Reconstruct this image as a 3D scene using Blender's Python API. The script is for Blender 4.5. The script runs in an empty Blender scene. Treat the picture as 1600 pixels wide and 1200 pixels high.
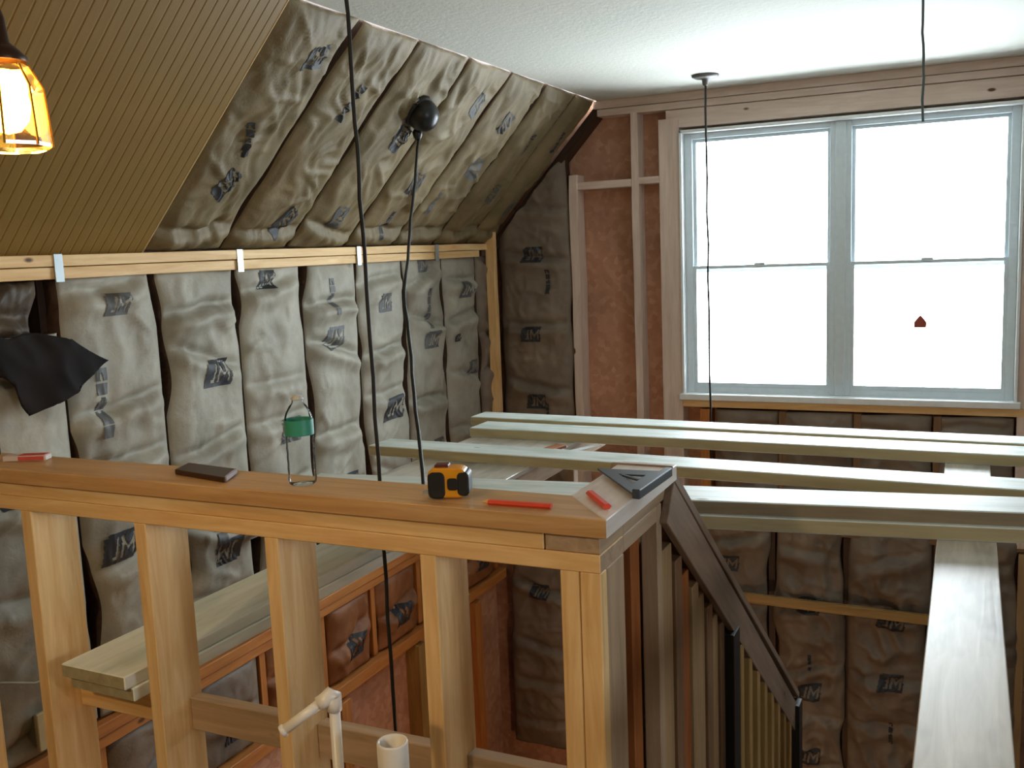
import bpy, bmesh, math, random
from mathutils import Vector, Matrix, noise
random.seed(7)
SC = bpy.context.scene
COL = SC.collection
V = Vector

# ------------------------------------------------------------------ camera
YAW, PITCH, ROLL, FPX, CZ = 25.2383, 7.8587, 2.307, 1524.74, 1.588
a, b, c = (math.radians(q) for q in (YAW, PITCH, ROLL))
fw = V((-math.sin(a)*math.cos(b), math.cos(a)*math.cos(b), -math.sin(b)))
r0 = V((math.cos(a), math.sin(a), 0)); u0 = r0.cross(fw)
rt = r0*math.cos(c) - u0*math.sin(c); up = u0*math.cos(c) + r0*math.sin(c)
cam = bpy.data.cameras.new('camera'); camo = bpy.data.objects.new('camera', cam); COL.objects.link(camo)
M = Matrix.Identity(4)
for i in range(3):
    M[i][0] = rt[i]; M[i][1] = up[i]; M[i][2] = -fw[i]
M[2][3] = CZ
camo.matrix_world = M
cam.sensor_fit = 'HORIZONTAL'; cam.sensor_width = 36; cam.lens = 36*FPX/1600; cam.clip_start = .05
SC.camera = camo

# ------------------------------------------------------------------ world, lights, exposure
w = bpy.data.worlds.new('sky'); SC.world = w; w.use_nodes = True
bg = w.node_tree.nodes['Background']
bg.inputs[0].default_value = (.87, .94, 1, 1); bg.inputs[1].default_value = 20.0
SC.view_settings.view_transform = 'Standard'; SC.view_settings.look = 'None'
SC.view_settings.gamma = 1; SC.view_settings.use_curve_mapping = False
SC.view_settings.exposure = 0.0
def light(name, kind, loc, power, col, size=.1, rot=None, sy=None):
    l = bpy.data.lights.new(name, kind); o = bpy.data.objects.new(name, l); COL.objects.link(o)
    o.location = loc; l.energy = power; l.color = col
    if kind == 'AREA':
        l.size = size
        if sy: l.shape = 'RECTANGLE'; l.size_y = sy
    else: l.shadow_soft_size = size
    if rot: o.rotation_euler = rot
    return o
pt = light('daylight_portal', 'AREA', (-.65, 5.83, 1.455), 1, (1, 1, 1), 1.9, (math.radians(-90), 0, 0), 1.65)
pt.data.cycles.is_portal = True
light('room_lamp_light', 'POINT', (-1.35, -.55, 2.15), 74, (1, .74, .42), .07)
pt2 = light('daylight_portal', 'AREA', (3.24, .6, 1.5), 1, (1, 1, 1), .9, (0, math.radians(90), 0), .8)  # portal of the added fill opening in the right wall
pt2.data.cycles.is_portal = True
light('lower_fill_light', 'POINT', (-1.15, 3.75, -1.55), 20, (1, .58, .30), .06)  # added unseen warm fill from the lower floor
light('lantern_light', 'POINT', (-1.50, 1.2, 1.885), 9.0, (1, .50, .12), .03)

# ------------------------------------------------------------------ materials
def srgb(h):
    h = h.lstrip('#'); r = []
    for i in (0, 2, 4):
        x = int(h[i:i+2], 16)/255
        r.append(x/12.92 if x <= .04045 else ((x+.055)/1.055)**2.4)
    return (*r, 1)
class N:
    def __init__(s, name):
        s.m = bpy.data.materials.new(name); s.m.use_nodes = True
        s.t = s.m.node_tree; s.p = s.t.nodes['Principled BSDF']
    def n(s, t, **k):
        x = s.t.nodes.new('ShaderNode'+t)
        for q, v in k.items(): setattr(x, q, v)
        return x
    def l(s, a, b): s.t.links.new(a, b)
    def coords(s, scale, rnd=True):
        tc = s.n('TexCoord'); mp = s.n('Mapping'); mp.inputs['Scale'].default_value = scale
        s.l(tc.outputs['Object'], mp.inputs['Vector'])
        if rnd:
            oi = s.n('ObjectInfo'); mu = s.n('Math', operation='MULTIPLY'); mu.inputs[1].default_value = 37
            s.l(oi.outputs['Random'], mu.inputs[0])
            cb = s.n('CombineXYZ')
            for i in range(3): s.l(mu.outputs[0], cb.inputs[i])
            s.l(cb.outputs[0], mp.inputs['Location'])
        return mp.outputs[0]
    def noise(s, vec, scale, detail=3, rough=.5, dist=0):
        x = s.n('TexNoise'); x.inputs['Scale'].default_value = scale; x.inputs['Detail'].default_value = detail
        x.inputs['Roughness'].default_value = rough; x.inputs['Distortion'].default_value = dist
        s.l(vec, x.inputs['Vector']); return x.outputs[0]
    def ramp(s, f, stops):
        x = s.n('ValToRGB'); e = x.color_ramp.elements
        e[0].position, e[0].color = stops[0]; e[1].position, e[1].color = stops[-1]
        for p, cc in stops[1:-1]:
            q = e.new(p); q.color = cc
        s.l(f, x.inputs[0]); return x.outputs[0]
    def mix(s, f, A, B, mode='MIX'):
        x = s.n('Mix', data_type='RGBA', blend_type=mode)
        if isinstance(f, (int, float)): x.inputs[0].default_value = f
        else: s.l(f, x.inputs[0])
        for q, i in ((A, 6), (B, 7)):
            if isinstance(q, tuple): x.inputs[i].default_value = q
            else: s.l(q, x.inputs[i])
        return x.outputs[2]
    def bump(s, h, d=.3, dist=.002):
        x = s.n('Bump'); x.inputs['Strength'].default_value = d; x.inputs['Distance'].default_value = dist
        s.l(h, x.inputs['Height']); s.l(x.outputs[0], s.p.inputs['Normal'])
    def base(s, col): 
        if isinstance(col, tuple): s.p.inputs['Base Color'].default_value = col
        else: s.l(col, s.p.inputs['Base Color'])
    def rough(s, v): s.p.inputs['Roughness'].default_value = v
def plain(name, h, rough=.6, metal=0, emit=None, es=0):
    m = N(name)
    vec = m.coords((1, 1, 1)); f = m.noise(vec, 30, 2)
    k = srgb(h)
    dk = tuple(x*.85 for x in k[:3]) + (1,)
    m.base(m.mix(f, dk, k)); m.rough(rough); m.p.inputs['Metallic'].default_value = metal
    if emit: m.p.inputs['Emission Color'].default_value = srgb(emit); m.p.inputs['Emission Strength'].default_value = es
    return m.m
def wood(name, lo, hi, knot='#5a3418', gs=14, rough=.6, stain=None, amt=.5, sc=(1.2, 14, 14)):
    m = N(name); vec = m.coords(sc)
    g = m.noise(vec, 2.2, 5, .6, .8)
    colr = m.ramp(g, [(.3, srgb(lo)), (.7, srgb(hi))])
    v2 = m.coords((1, 2.2, 2.2))
    vo = m.n('TexVoronoi'); vo.inputs['Scale'].default_value = 2.4; m.l(v2, vo.inputs['Vector'])
    k = m.ramp(vo.outputs['Distance'], [(.035, (1, 1, 1, 1)), (.06, (0, 0, 0, 1))])
    colr = m.mix(k, colr, srgb(knot))
    if stain:
        v3 = m.coords((1.5, 5, 5)); f = m.noise(v3, 2, 3, .6)
        f = m.ramp(f, [(.5, (0, 0, 0, 1)), (.72, (amt,)*3 + (1,))])
        colr = m.mix(f, colr, srgb(stain))
    m.base(colr); m.rough(rough); m.bump(g, .25, .002)
    return m.m
PINE = wood('pine', '#d8aa6c', '#f2d39c')
PINEP = wood('pine_pale', '#d8bc9a', '#efd9b8')
PINER = wood('pine_grey_brown', '#9c8468', '#bba184')  # grey-brown pine; also paints shade on the corner faces and blocking
PINE_GLARE = wood('pine_window_glare', '#c9b2a2', '#e2cfc2')  # gable pine paled, window glare put into its colour
PINEO = wood('pine_orange', '#a8642c', '#c98744')
CAPW = wood('cap_board_wood', '#b48a58', '#d0ab7a', rough=.4)
CAP_GLARE = wood('cap_board_glare', '#dcd2ca', '#f0ebe6', rough=.3, stain='#8c6a4c', amt=.35)  # return cap colour whitened to carry the window's reflection
TREAT = wood('treated_pine', '#c6d0cc', '#e2eae6', rough=.5, stain='#8fa088', amt=.6)
TREATE = wood('treated_pine_shade_endgrain', '#9c9270', '#b3a985')  # painted shade on plank sides, real brown on stack ends
TREATD = wood('treated_pine_dark', '#7c6f58', '#8f826a')
TREAT_LIT = wood('treated_pine_window_lit', '#dfe2cf', '#f4f6ea', stain='#a9b8a0', amt=.5)  # lighter copy of treated pine, window light painted into the low stack
SLABW = wood('wall_top_plate_wood', '#b8b4a8', '#d8d4ca', rough=.35, stain='#8b8880', amt=.8)
BROWN = wood('brown_board', '#6a4e36', '#8a6849')
TAN = wood('tan_board', '#8c7250', '#ae8f66')
ORNG = wood('orange_board', '#83461c', '#a86430')
DARKW = wood('rail_wood', '#75604f', '#957c66')
DARK = plain('dark_brown', '#1c1813', .6)  # one even near-black brown
SHADOW = wood('sheathing_gap_shade', '#2c1c11', '#48301e')  # dark sheathing; also paints the shade in gaps between batts
YEL = wood('yellow_picket', '#8d6f3e', '#b08d54')
def osb():
    m = N('osb'); vec = m.coords((1, 1, 1))
    vo = m.n('TexVoronoi'); vo.inputs['Scale'].default_value = 28
    nn = m.noise(vec, 6, 3)
    m.l(vec, vo.inputs['Vector'])
    cc = m.ramp(vo.outputs['Color'], [(.1, srgb('#b38266')), (.5, srgb('#bd8c70')), (.9, srgb('#c89a7e'))])
    big = m.noise(vec, 2.5, 4)
    cc = m.mix(m.ramp(big, [(.45, (0,)*3+(1,)), (.7, (.5,)*3+(1,))]), cc, srgb('#7a5040'))
    m.base(cc); m.rough(.75); return m.m
OSB = osb()
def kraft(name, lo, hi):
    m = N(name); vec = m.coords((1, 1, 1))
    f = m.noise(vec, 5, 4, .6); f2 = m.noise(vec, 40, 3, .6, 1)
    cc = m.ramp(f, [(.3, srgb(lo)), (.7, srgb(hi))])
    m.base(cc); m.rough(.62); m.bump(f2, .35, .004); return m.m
KRAFT = kraft('kraft_paper', '#8b8678', '#aaa697')
KRAFTT = kraft('kraft_paper_tan', '#6a5c3e', '#857452')
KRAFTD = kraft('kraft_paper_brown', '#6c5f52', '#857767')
KRAFTO = kraft('kraft_paper_warm_lit', '#7c4c2a', '#9a6338')  # kraft with the warm light from below put into its colour
INK = plain('printing_ink', '#33353a', .6)
INKF = plain('faded_printing_ink', '#5d5f60', .6)
def drywall():
    m = N('textured_drywall'); vec = m.coords((1, 1, 1), False)
    f = m.noise(vec, 45, 4, .6)
    m.base(srgb('#d8d9d0')); m.rough(.8); m.bump(f, .5, .006); return m.m
DRY = drywall()
BEAD = wood('beadboard_paint', '#84672f', '#8a6e36', knot='#84672f', rough=.5)
BEADE = plain('beadboard_edge', '#d8bc84', .5)
WHITE = plain('white_vinyl', '#eef3f5', .4)
VINYL = plain('grey_vinyl', '#d5e2e8', .4)
BLACK = plain('black_metal', '#141414', .35)
CORD = plain('black_cord', '#171716', .6)
STEEL = plain('galvanised_steel', '#b9c4c8', .35, .6)
FLOORM = wood('subfloor', '#6e5436', '#8a6b47')
WALLP = plain('painted_wall', '#a8a08e', .8)
def glass(name, col, rough=.02, refl=.15):
    m = N(name); t = m.n('BsdfTransparent'); t.inputs[0].default_value = col
    g = m.n('BsdfGlossy'); g.inputs['Roughness'].default_value = rough
    lw = m.n('LayerWeight'); lw.inputs[0].default_value = refl
    mx = m.n('MixShader'); m.l(lw.outputs['Fresnel'], mx.inputs[0]); m.l(t.outputs[0], mx.inputs[1]); m.l(g.outputs[0], mx.inputs[2])
    m.l(mx.outputs[0], m.t.nodes['Material Output'].inputs[0]); return m.m
PANE = glass('window_glass', (.96, .98, .98, 1))
PET = glass('clear_plastic', (.975, .985, .985, 1), .14, .13)
AMBER = glass('amber_glass', (1, .72, .25, 1), .1, .5)

# ------------------------------------------------------------------ object helpers
def obj(name, me, mats, parent=None, kind=None):
    o = bpy.data.objects.new(name, me); COL.objects.link(o)
    for m in (mats if isinstance(mats, (list, tuple)) else [mats]): me.materials.append(m)
    if parent: o.parent = parent
    if kind: o['kind'] = kind
    return o
def tag(o, label, cat, group=None):
    o['label'] = label; o['category'] = cat
    if group: o['group'] = group
    return o
def thing(name, label, cat, loc=(0, 0, 0), group=None, kind=None):
    o = bpy.data.objects.new(name, None); COL.objects.link(o); o.location = loc; o.empty_display_size = .05
    if kind: o['kind'] = kind
    if label: tag(o, label, cat, group)
    return o
def mesh(bm, name='m', smooth=False):
    me = bpy.data.meshes.new(name); bm.normal_update(); bm.to_mesh(me); bm.free()
    if smooth:
        for p in me.polygons: p.use_smooth = True
    return me
def place(o, mat, parent):
    """world matrix for a possibly parented object (parents are only translated)"""
    W = Matrix.Identity(4); q = parent
    while q: W = q.matrix_basis @ W; q = q.parent
    if parent: mat = W.inverted() @ mat
    o.matrix_local = mat
def frame(p0, x, z):
    x = V(x).normalized(); z = V(z); y = z.cross(x).normalized(); z = x.cross(y).normalized()
    m = Matrix.Identity(4)
    for i in range(3): m[i][0] = x[i]; m[i][1] = y[i]; m[i][2] = z[i]; m[i][3] = p0[i]
    return m
def boxbm(bm, lo, hi):
    vs = [bm.verts.new((x, y, z)) for x in (lo[0], hi[0]) for y in (lo[1], hi[1]) for z in (lo[2], hi[2])]
    for f in ((0, 1, 3, 2), (4, 6, 7, 5), (0, 4, 5, 1), (2, 3, 7, 6), (0, 2, 6, 4), (1, 5, 7, 3)):
        bm.faces.new([vs[i] for i in f])
def beam(name, lo, hi, mat, parent=None, kind=None, axis=None, bev=.002, wob=0, seed=0):
    """axis-aligned timber between two corners; grain runs along its longest side"""
    lo, hi = V(lo), V(hi); d = hi-lo; ax = axis if axis is not None else max(range(3), key=lambda i: d[i])
    if ax == 0: X, Z = (1, 0, 0), (0, 0, 1)
    elif ax == 1: X, Z = (0, 1, 0), (0, 0, 1)
    else: X, Z = (0, 0, 1), (1, 0, 0)
    F = frame((lo+hi)/2, X, Z); Fi = F.inverted()
    A = Fi @ lo; B = Fi @ hi
    l2 = V(map(min, A, B)); h2 = V(map(max, A, B))
    bm = bmesh.new(); boxbm(bm, l2, h2)
    bmesh.ops.recalc_face_normals(bm, faces=bm.faces)
    if bev: bmesh.ops.bevel(bm, geom=bm.edges[:], offset=min(bev, min(d)*.3), segments=1, affect='EDGES')
    if wob:
        n = 24
        bmesh.ops.bisect_plane  # (cuts below keep the board one mesh)
        for k in range(1, n):
            bmesh.ops.bisect_plane(bm, geom=bm.verts[:]+bm.edges[:]+bm.faces[:], plane_co=(l2.x+(h2.x-l2.x)*k/n, 0, 0), plane_no=(1, 0, 0))
        for v in bm.verts:
            v.co.y += wob*noise.noise(V((v.co.x*2.3+seed, seed, v.co.z*3)))
            v.co.z += wob*.6*noise.noise(V((v.co.x*2.9, seed+5, 0)))
    o = obj(name, mesh(bm, name), mat, parent, kind); place(o, F, parent); return o
def board(name, p0, p1, width, thick, mat, parent=None, upv=(0, 0, 1), bev=.002, kind=None):
    """board from p0 to p1 (centre line of its top face)"""
    p0, p1 = V(p0), V(p1); L = (p1-p0).length
    F = frame(p0, p1-p0, upv)
    bm = bmesh.new(); boxbm(bm, (0, -width/2, -thick), (L, width/2, 0))
    bmesh.ops.recalc_face_normals(bm, faces=bm.faces)
    if bev: bmesh.ops.bevel(bm, geom=bm.edges[:], offset=bev, segments=1, affect='EDGES')
    o = obj(name, mesh(bm, name), mat, parent, kind); place(o, F, parent); return o
def tube(name, pts, r, mat, parent=None, n=10, cap=True):
    bm = bmesh.new(); rings = []
    pts = [V(p) for p in pts]; off = parent.location if parent else V((0, 0, 0))
    rad = r if isinstance(r, (list, tuple)) else [r]*len(pts)
    ref = V((1, .13, .07)).normalized()
    for i, p in enumerate(pts):
        t = (pts[min(i+1, len(pts)-1)]-pts[max(i-1, 0)]).normalized()
        x = ref.cross(t)
        if x.length < .2: x = V((0, 1, 0)).cross(t)
        x.normalize(); y = t.cross(x)
        rings.append([bm.verts.new(p-off+(x*math.cos(2*math.pi*k/n)+y*math.sin(2*math.pi*k/n))*rad[i]) for k in range(n)])
    for A, B in zip(rings, rings[1:]):
        for k in range(n): bm.faces.new((A[k], A[(k+1) % n], B[(k+1) % n], B[k]))
    if cap: bm.faces.new(rings[0][::-1]); bm.faces.new(rings[-1])
    bmesh.ops.recalc_face_normals(bm, faces=bm.faces)
    return obj(name, mesh(bm, name, True), mat, parent)
def lathe(name, prof, mat, parent=None, loc=(0, 0, 0), n=24, rot=None, smooth=True, axis=None):
    """profile of (radius, height)"""
    bm = bmesh.new(); rings = []
    for r, z in prof:
        rings.append([bm.verts.new((max(r, 1e-4)*math.cos(2*math.pi*k/n), max(r, 1e-4)*math.sin(2*math.pi*k/n), z)) for k in range(n)])
    for A, B in zip(rings, rings[1:]):
        for k in range(n): bm.faces.new((A[k], A[(k+1) % n], B[(k+1) % n], B[k]))
    bmesh.ops.recalc_face_normals(bm, faces=bm.faces)
    o = obj(name, mesh(bm, name, smooth), mat, parent)
    m = Matrix.Translation(loc)
    if axis is not None: m = m @ V((0, 0, 1)).rotation_difference(V(axis)).to_matrix().to_4x4()
    place(o, m, parent); return o
def prism(name, poly, F, thick, mat, parent=None, bev=0, kind=None):
    """2-D polygon in frame F extruded by thick along -z"""
    bm = bmesh.new(); A = [bm.verts.new((x, y, 0)) for x, y in poly]; B = [bm.verts.new((x, y, -thick)) for x, y in poly]
    bm.faces.new(A); bm.faces.new(B[::-1])
    for i in range(len(poly)):
        j = (i+1) % len(poly); bm.faces.new((A[j], A[i], B[i], B[j]))
    bmesh.ops.recalc_face_normals(bm, faces=bm.faces)
    if bev: bmesh.ops.bevel(bm, geom=bm.edges[:], offset=bev, segments=1, affect='EDGES')
    o = obj(name, mesh(bm, name), mat, parent, kind); place(o, F, parent); return o

# ------------------------------------------------------------------ key dimensions (metres)
XK, YG, ZC, XC, ZP = -2.7954, 5.67, 2.4426, -2.0375, 1.628
YH = 1.718; YHB = 1.860; ZT = 1.07; XR = -.6365; XRB = -.760
SL = V((XC-XK, 0, ZC-ZP)); SLL = SL.length; SLD = SL.normalized(); SLN = V((SLD.z, 0, -SLD.x))

# ------------------------------------------------------------------ setting
def struct(name, lo, hi, mat): return beam(name, lo, hi, mat, None, 'structure', bev=0)
struct('ceiling', (XC, -3.0, ZC), (3.2, YG+.12, ZC+.02), DRY)
for lo, hi in (((3.2, -3.0, -2.7), (3.3, .15, ZC+.3)), ((3.2, 1.05, -2.7), (3.3, YG+.2, ZC+.3)),
               ((3.2, .15, -2.7), (3.3, 1.05, 1.1)), ((3.2, .15, 1.9), (3.3, 1.05, ZC+.3))):
    struct('wall_right', lo, hi, WALLP)
t = beam('added_fill_opening', (3.22, .15, 1.48), (3.28, 1.05, 1.52), WALLP, None, 'structure')  # bar in an unseen opening added for side fill light
struct('wall_front', (-3.1, -3.1, -2.7), (3.3, -3.0, ZC+.3), WALLP)
struct('wall_left', (XK-.2, -3.0, -2.7), (XK-.12, YG+.2, ZP+.1), SHADOW)
struct('floor', (XK-.12, -3.0, -.26), (3.2, YH+.09, 0), FLOORM)
struct('floor_lower', (XK-.2, -3.0, -2.72), (3.3, YG+.2, -2.62), FLOORM)
# gable wall: sheathing around the window opening
WX0, WX1, WZ0, WZ1 = -1.542, .241, .68, 2.228
YS = YG+.125
for lo, hi in (((XK-.2, YS, -2.7), (WX0, YS+.02, ZC+.1)), ((WX1, YS, -2.7), (3.3, YS+.02, ZC+.1)),
               ((WX0, YS, -2.7), (WX1, YS+.02, WZ0)), ((WX0, YS, WZ1), (WX1, YS+.02, ZC+.1))):
    struct('wall_back', lo, hi, OSB)
# roof sheathing above the sloped insulation and the beadboard slope
def slope_pt(t, Y, n=0): return V((XK, Y, ZP)) + SLD*t - SLN*n   # n: up into the roof
def slab(name, Y0, Y1, n0, n1, t0, t1, mat, kind='structure'):
    F = frame(slope_pt(0, Y0, 0), (0, 1, 0), -SLN)
    Fi = F.inverted(); 
    bm = bmesh.new()
    vs = []
    for Y in (Y0, Y1):
        for t in (t0, t1):
            for n in (n0, n1): vs.append(bm.verts.new(Fi @ slope_pt(t, Y, n)))
    for f in ((0, 1, 3, 2), (4, 6, 7, 5), (0, 4, 5, 1), (2, 3, 7, 6), (0, 2, 6, 4), (1, 5, 7, 3)): bm.faces.new([vs[i] for i in f])
    bmesh.ops.recalc_face_normals(bm, faces=bm.faces)
    o = obj(name, mesh(bm, name), mat, None, kind); o.matrix_world = F; return o
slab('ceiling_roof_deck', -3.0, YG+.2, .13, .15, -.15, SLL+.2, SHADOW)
YB = 2.742
# beadboard: real V grooves
bm = bmesh.new(); prof = []
y = YB; pitch = .0415
while y > -3.0:
    prof += [(y, 0), (y-pitch+.009, 0), (y-pitch+.006, .0015), (y-pitch+.003, .0015)]
    y -= pitch
F = frame(slope_pt(0, 0, 0), SLD, -SLN)      # local x along slope
rows = []
Fi = F.inverted()
for t in (.0, SLL):
    rows.append([bm.verts.new(Fi @ slope_pt(t, yy, n)) for yy, n in prof])
for i in range(len(prof)-1): bm.faces.new((rows[0][i], rows[0][i+1], rows[1][i+1], rows[1][i]))
bk = [bm.verts.new(Fi @ slope_pt(t, yy, .014)) for t in (0, SLL) for yy in (prof[0][0], prof[-1][0])]
bm.faces.new((bk[0], bk[1], bk[3], bk[2])); bm.faces.new((rows[0][0], rows[1][0], bk[2], bk[0]))
o = obj('ceiling_beadboard', mesh(bm), BEAD, None, 'structure'); o.matrix_world = F
board('trim_1', slope_pt(0, YB+.003, -.002), slope_pt(SLL, YB+.003, -.002), .007, .014, BEADE, None, SLN, kind='structure')

# ------------------------------------------------------------------ insulation batts
LOGO = .006
def ink(u, v):
    u2 = (u-.12*v)/.88
    if u < 0 or u > 1: return False
    if u2 < 0 or u2 > 1 or (v > .9 and u2 < .1): return False
    if .22 < u2 < .40 and .16 < v < .27: return False
    if .31 < u2 < .40 and .16 < v < .84: return False
    if (.47 < u2 < .56 or .83 < u2 < .92) and .16 < v < .84: return False
    if .47 < u2 < .92 and .25 < v < .84 and abs(v-(.84-(.225-abs(u2-.695))*2.0)) < .09: return False
    if u2 > .95 and v > .5: return False
    return True
def ink_text(u, v):
    # a vertical line of small smudged print
    if not 0 < u < 1: return False
    k = v*5
    return (k % 1) < .88 and noise.noise(V((u*2.1, k*1.3, 3.3))) > -.38
MIRROR = [False]
def batt(name, O, ud, vd, nd, W, H, seed, mats, logos=(), bulge=.028, gap=.012, rough=1.0, crease=None, parent=None, hole=None, res=.0135, stretch=1.0, fine=1.0):
    O, ud, vd, nd = V(O), V(ud), V(vd), V(nd)
    rnd = random.Random(seed)
    if crease is None: crease = [(k+rnd.uniform(.2, .8))*.33 for k in range(int(H/.33)+1)]
    # folds
    cr = [(q, rnd.uniform(-.05, .05), rnd.uniform(.020, .040)) for q in crease]
    fold = [(rnd.uniform(0, W), rnd.uniform(0, H), rnd.uniform(-1, 1), rnd.uniform(.006, .016)) for _ in range(int(6*rough*H)+2)]
    def h(u, v):
        s = max(0., 1-abs(2*u/W-1)**5); e = max(0, 1-abs(2*v/H-1)**14)
        z = bulge*s*(.25+.75*e); s = s*(.3+.7*e)
        z += .012*rough*noise.noise(V((u*5, v*3.2*stretch, seed)))*s
        z += .008*rough*(1-2*abs(noise.noise(V((u*9+3+v*(1-stretch)*3, v*6*stretch, seed+9)))))*s
        z += .0045*fine*(1-3*abs(noise.noise(V((u*24+noise.noise(V((u*5,v*5,2)))*4+v*(1-stretch)*9, v*13*stretch, seed+4)))))*s
        for q, t, d in cr:
            x = (v-q-t*math.cos(math.pi*u/W)-.02*noise.noise(V((u*8, q, seed))))/.020
            if abs(x) < 7: z += d*s*(.75*math.exp(-((x+2.6)/1.9)**2)-math.exp(-x*x))
        for fu, fv, an, d in fold:
            du, dv = u-fu, v-fv; L = du*math.cos(an)+dv*math.sin(an); P = -du*math.sin(an)+dv*math.cos(an)+.25*L*L
            x = (P/.012)**2+(L/.09)**2
            if x < 8: z += d*s*math.exp(-x)
        return z
    def edge(v, sd):
        g = gap*(.15+2.6*noise.noise(V((v*3.6, sd*7.7, seed))))
        return max(0.001, g)
    F = frame(O, ud, nd)       # local x=ud, y = nd x ud ; sign of vd handled below
    sgn = 1 if (F.to_3x3().col[1]).dot(vd) > 0 else -1
    nx, ny = max(8, int(W/res)), max(8, int(H/res))
    bm = bmesh.new(); g = []
    for j in range(ny+1):
        v = H*j/ny; row = []; l, r = edge(v, 1), edge(v, 2)
        for i in range(nx+1):
            t = i/nx; u = W*t
            uu = u + l*max(0, 1-t*3) - r*max(0, 1-(1-t)*3)
            z = h(u, v)
            row.append(bm.verts.new((uu, sgn*(v+.012*noise.noise(V((u*4, seed, j > ny/2)))*(1 if j in (0, ny) else 0)), z)))
        g.append(row)
    for j in range(ny):
        for i in range(nx):
            if hole and hole(W*(i+.5)/nx, H*(j+.5)/ny): continue
            bm.faces.new((g[j][i], g[j][i+1], g[j+1][i+1], g[j+1][i]))
    # skirts back into the cavity, coloured dark as gap shade
    bd = [g[0][i] for i in range(nx+1)]+[g[j][nx] for j in range(1, ny+1)]+[g[ny][i] for i in range(nx-1, -1, -1)]+[g[j][0] for j in range(ny-1, 0, -1)]
    bk = [bm.verts.new((q.co.x, q.co.y, -.07)) for q in bd]
    n = len(bd)
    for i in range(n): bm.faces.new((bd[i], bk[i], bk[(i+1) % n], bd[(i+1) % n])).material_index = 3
    bmesh.ops.recalc_face_normals(bm, faces=bm.faces)
    for f in bm.faces: f.smooth = True
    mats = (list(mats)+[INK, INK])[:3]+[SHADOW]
    for lg in logos:
        cu, cv, sw, sh, rot, kind, slot = lg
        fn = ink if kind == 'logo' else ink_text
        cs = .0042; nu, nv = int(sw/cs), int(sh/cs)
        cR, sR = math.cos(math.radians(rot)), math.sin(math.radians(rot))
        for i in range(nu):
            for j in range(nv):
                ui = (i+.5)/nu
                if not fn(1-ui if MIRROR[0] else ui, (j+.5)/nv): continue
                q = []
                for di, dj in ((0, 0), (1, 0), (1, 1), (0, 1)):
                    x0 = (i+di)*cs-sw/2; y0 = (j+dj)*cs-sh/2
                    x = cu+x0*cR-y0*sR; y = cv+x0*sR+y0*cR
                    q.append((x, y))
                if any(not (.005 < x < W-.005 and 0 < y < H) for x, y in q): continue
                if hole and hole(*q[0]): continue
                def hh(x, y): return h(x, y)+.0028
                f = bm.faces.new([bm.verts.new((x, sgn*y, hh(x, y))) for x, y in q])
                f.normal_update()
                if f.normal.z < 0: f.normal_flip()
                f.material_index = slot
    me = mesh(bm)
    o = obj(name, me, mats, parent); place(o, F, parent); return o
def logo(u, v, s=1, rot=0, f=1): return (u, v, .155*s, .10*s, rot, 'logo', f)
def text(u, v, s=1, rot=0, f=2): return (u, v, .05*s, .26*s, rot, 'text', f)

ORD = ['first', 'second', 'third', 'fourth', 'fifth', 'sixth', 'seventh', 'eighth', 'ninth', 'tenth']
# knee wall (batts face +X, seen from the left of the photo towards the corner)
seams = [1.46, 1.90, 2.345, 2.79, 3.24, 3.685, 4.13, 4.575, 5.02, 5.45, 5.66]
KM = [KRAFT, INK, INKF]
kl = {2: [logo(.14, .60, 1.15), text(.13, 1.13, 1), logo(.22, 1.47, .8, 0, 2)],
      3: [logo(.26, 1.16, 1.1), text(.2, .60, 1.1), logo(.24, .42, 1.05, 180), logo(.24, .03, 1, 0)],
      4: [logo(.18, 1.52, .8), logo(.26, .84, 1.1, 0, 2)],
      5: [logo(.2, 1.22, 1.1, 0, 2), text(.2, 1.42, .7), logo(.24, .50, 1)],
      6: [logo(.22, 1.36, 1, 0, 2), logo(.24, .80, 1.25, 4), logo(.25, .3, 1)],
      7: [logo(.2, 1.54, .8, 0, 2), text(.22, 1.3, .9), logo(.24, 1.12, 1, 0, 2), logo(.24, .5, 1, 0, 2)],
      8: [logo(.22, 1.38, 1, 0, 2), logo(.3, .9, .9, 0, 2), logo(.1, 1.1, .5)],
      0: [logo(.2, .8)], 1: [logo(.22, .9, 1.1), logo(.3, .3, 1)], 9: []}
for k in range(10):
    if k == 0: continue
    y0, y1 = seams[k], seams[k+1]; top = 1.555
    if k == 1: top = 1.37
    mats = KM if k < 9 else [KRAFTD, INK, INKF]
    o = batt('insulation_batt', (XK, y0+.004, -.02), (0, 1, 0), (0, 0, 1), (1, 0, 0), y1-y0-.008, top+.02, 11+k*3, mats, kl[k],
             gap=.029 if k > 1 else .012, fine=.6)
    tag(o, {1: 'wrinkled kraft batt at the left edge, its top slumped behind the black sheet',
            9: 'narrow brown kraft batt in the far corner beside the gable wall'}.get(k,
        'wrinkled grey kraft batt on the knee wall, %s from the black sheet towards the window' % ORD[k-2]), 'insulation', 'insulation batts on the knee wall')
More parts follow.
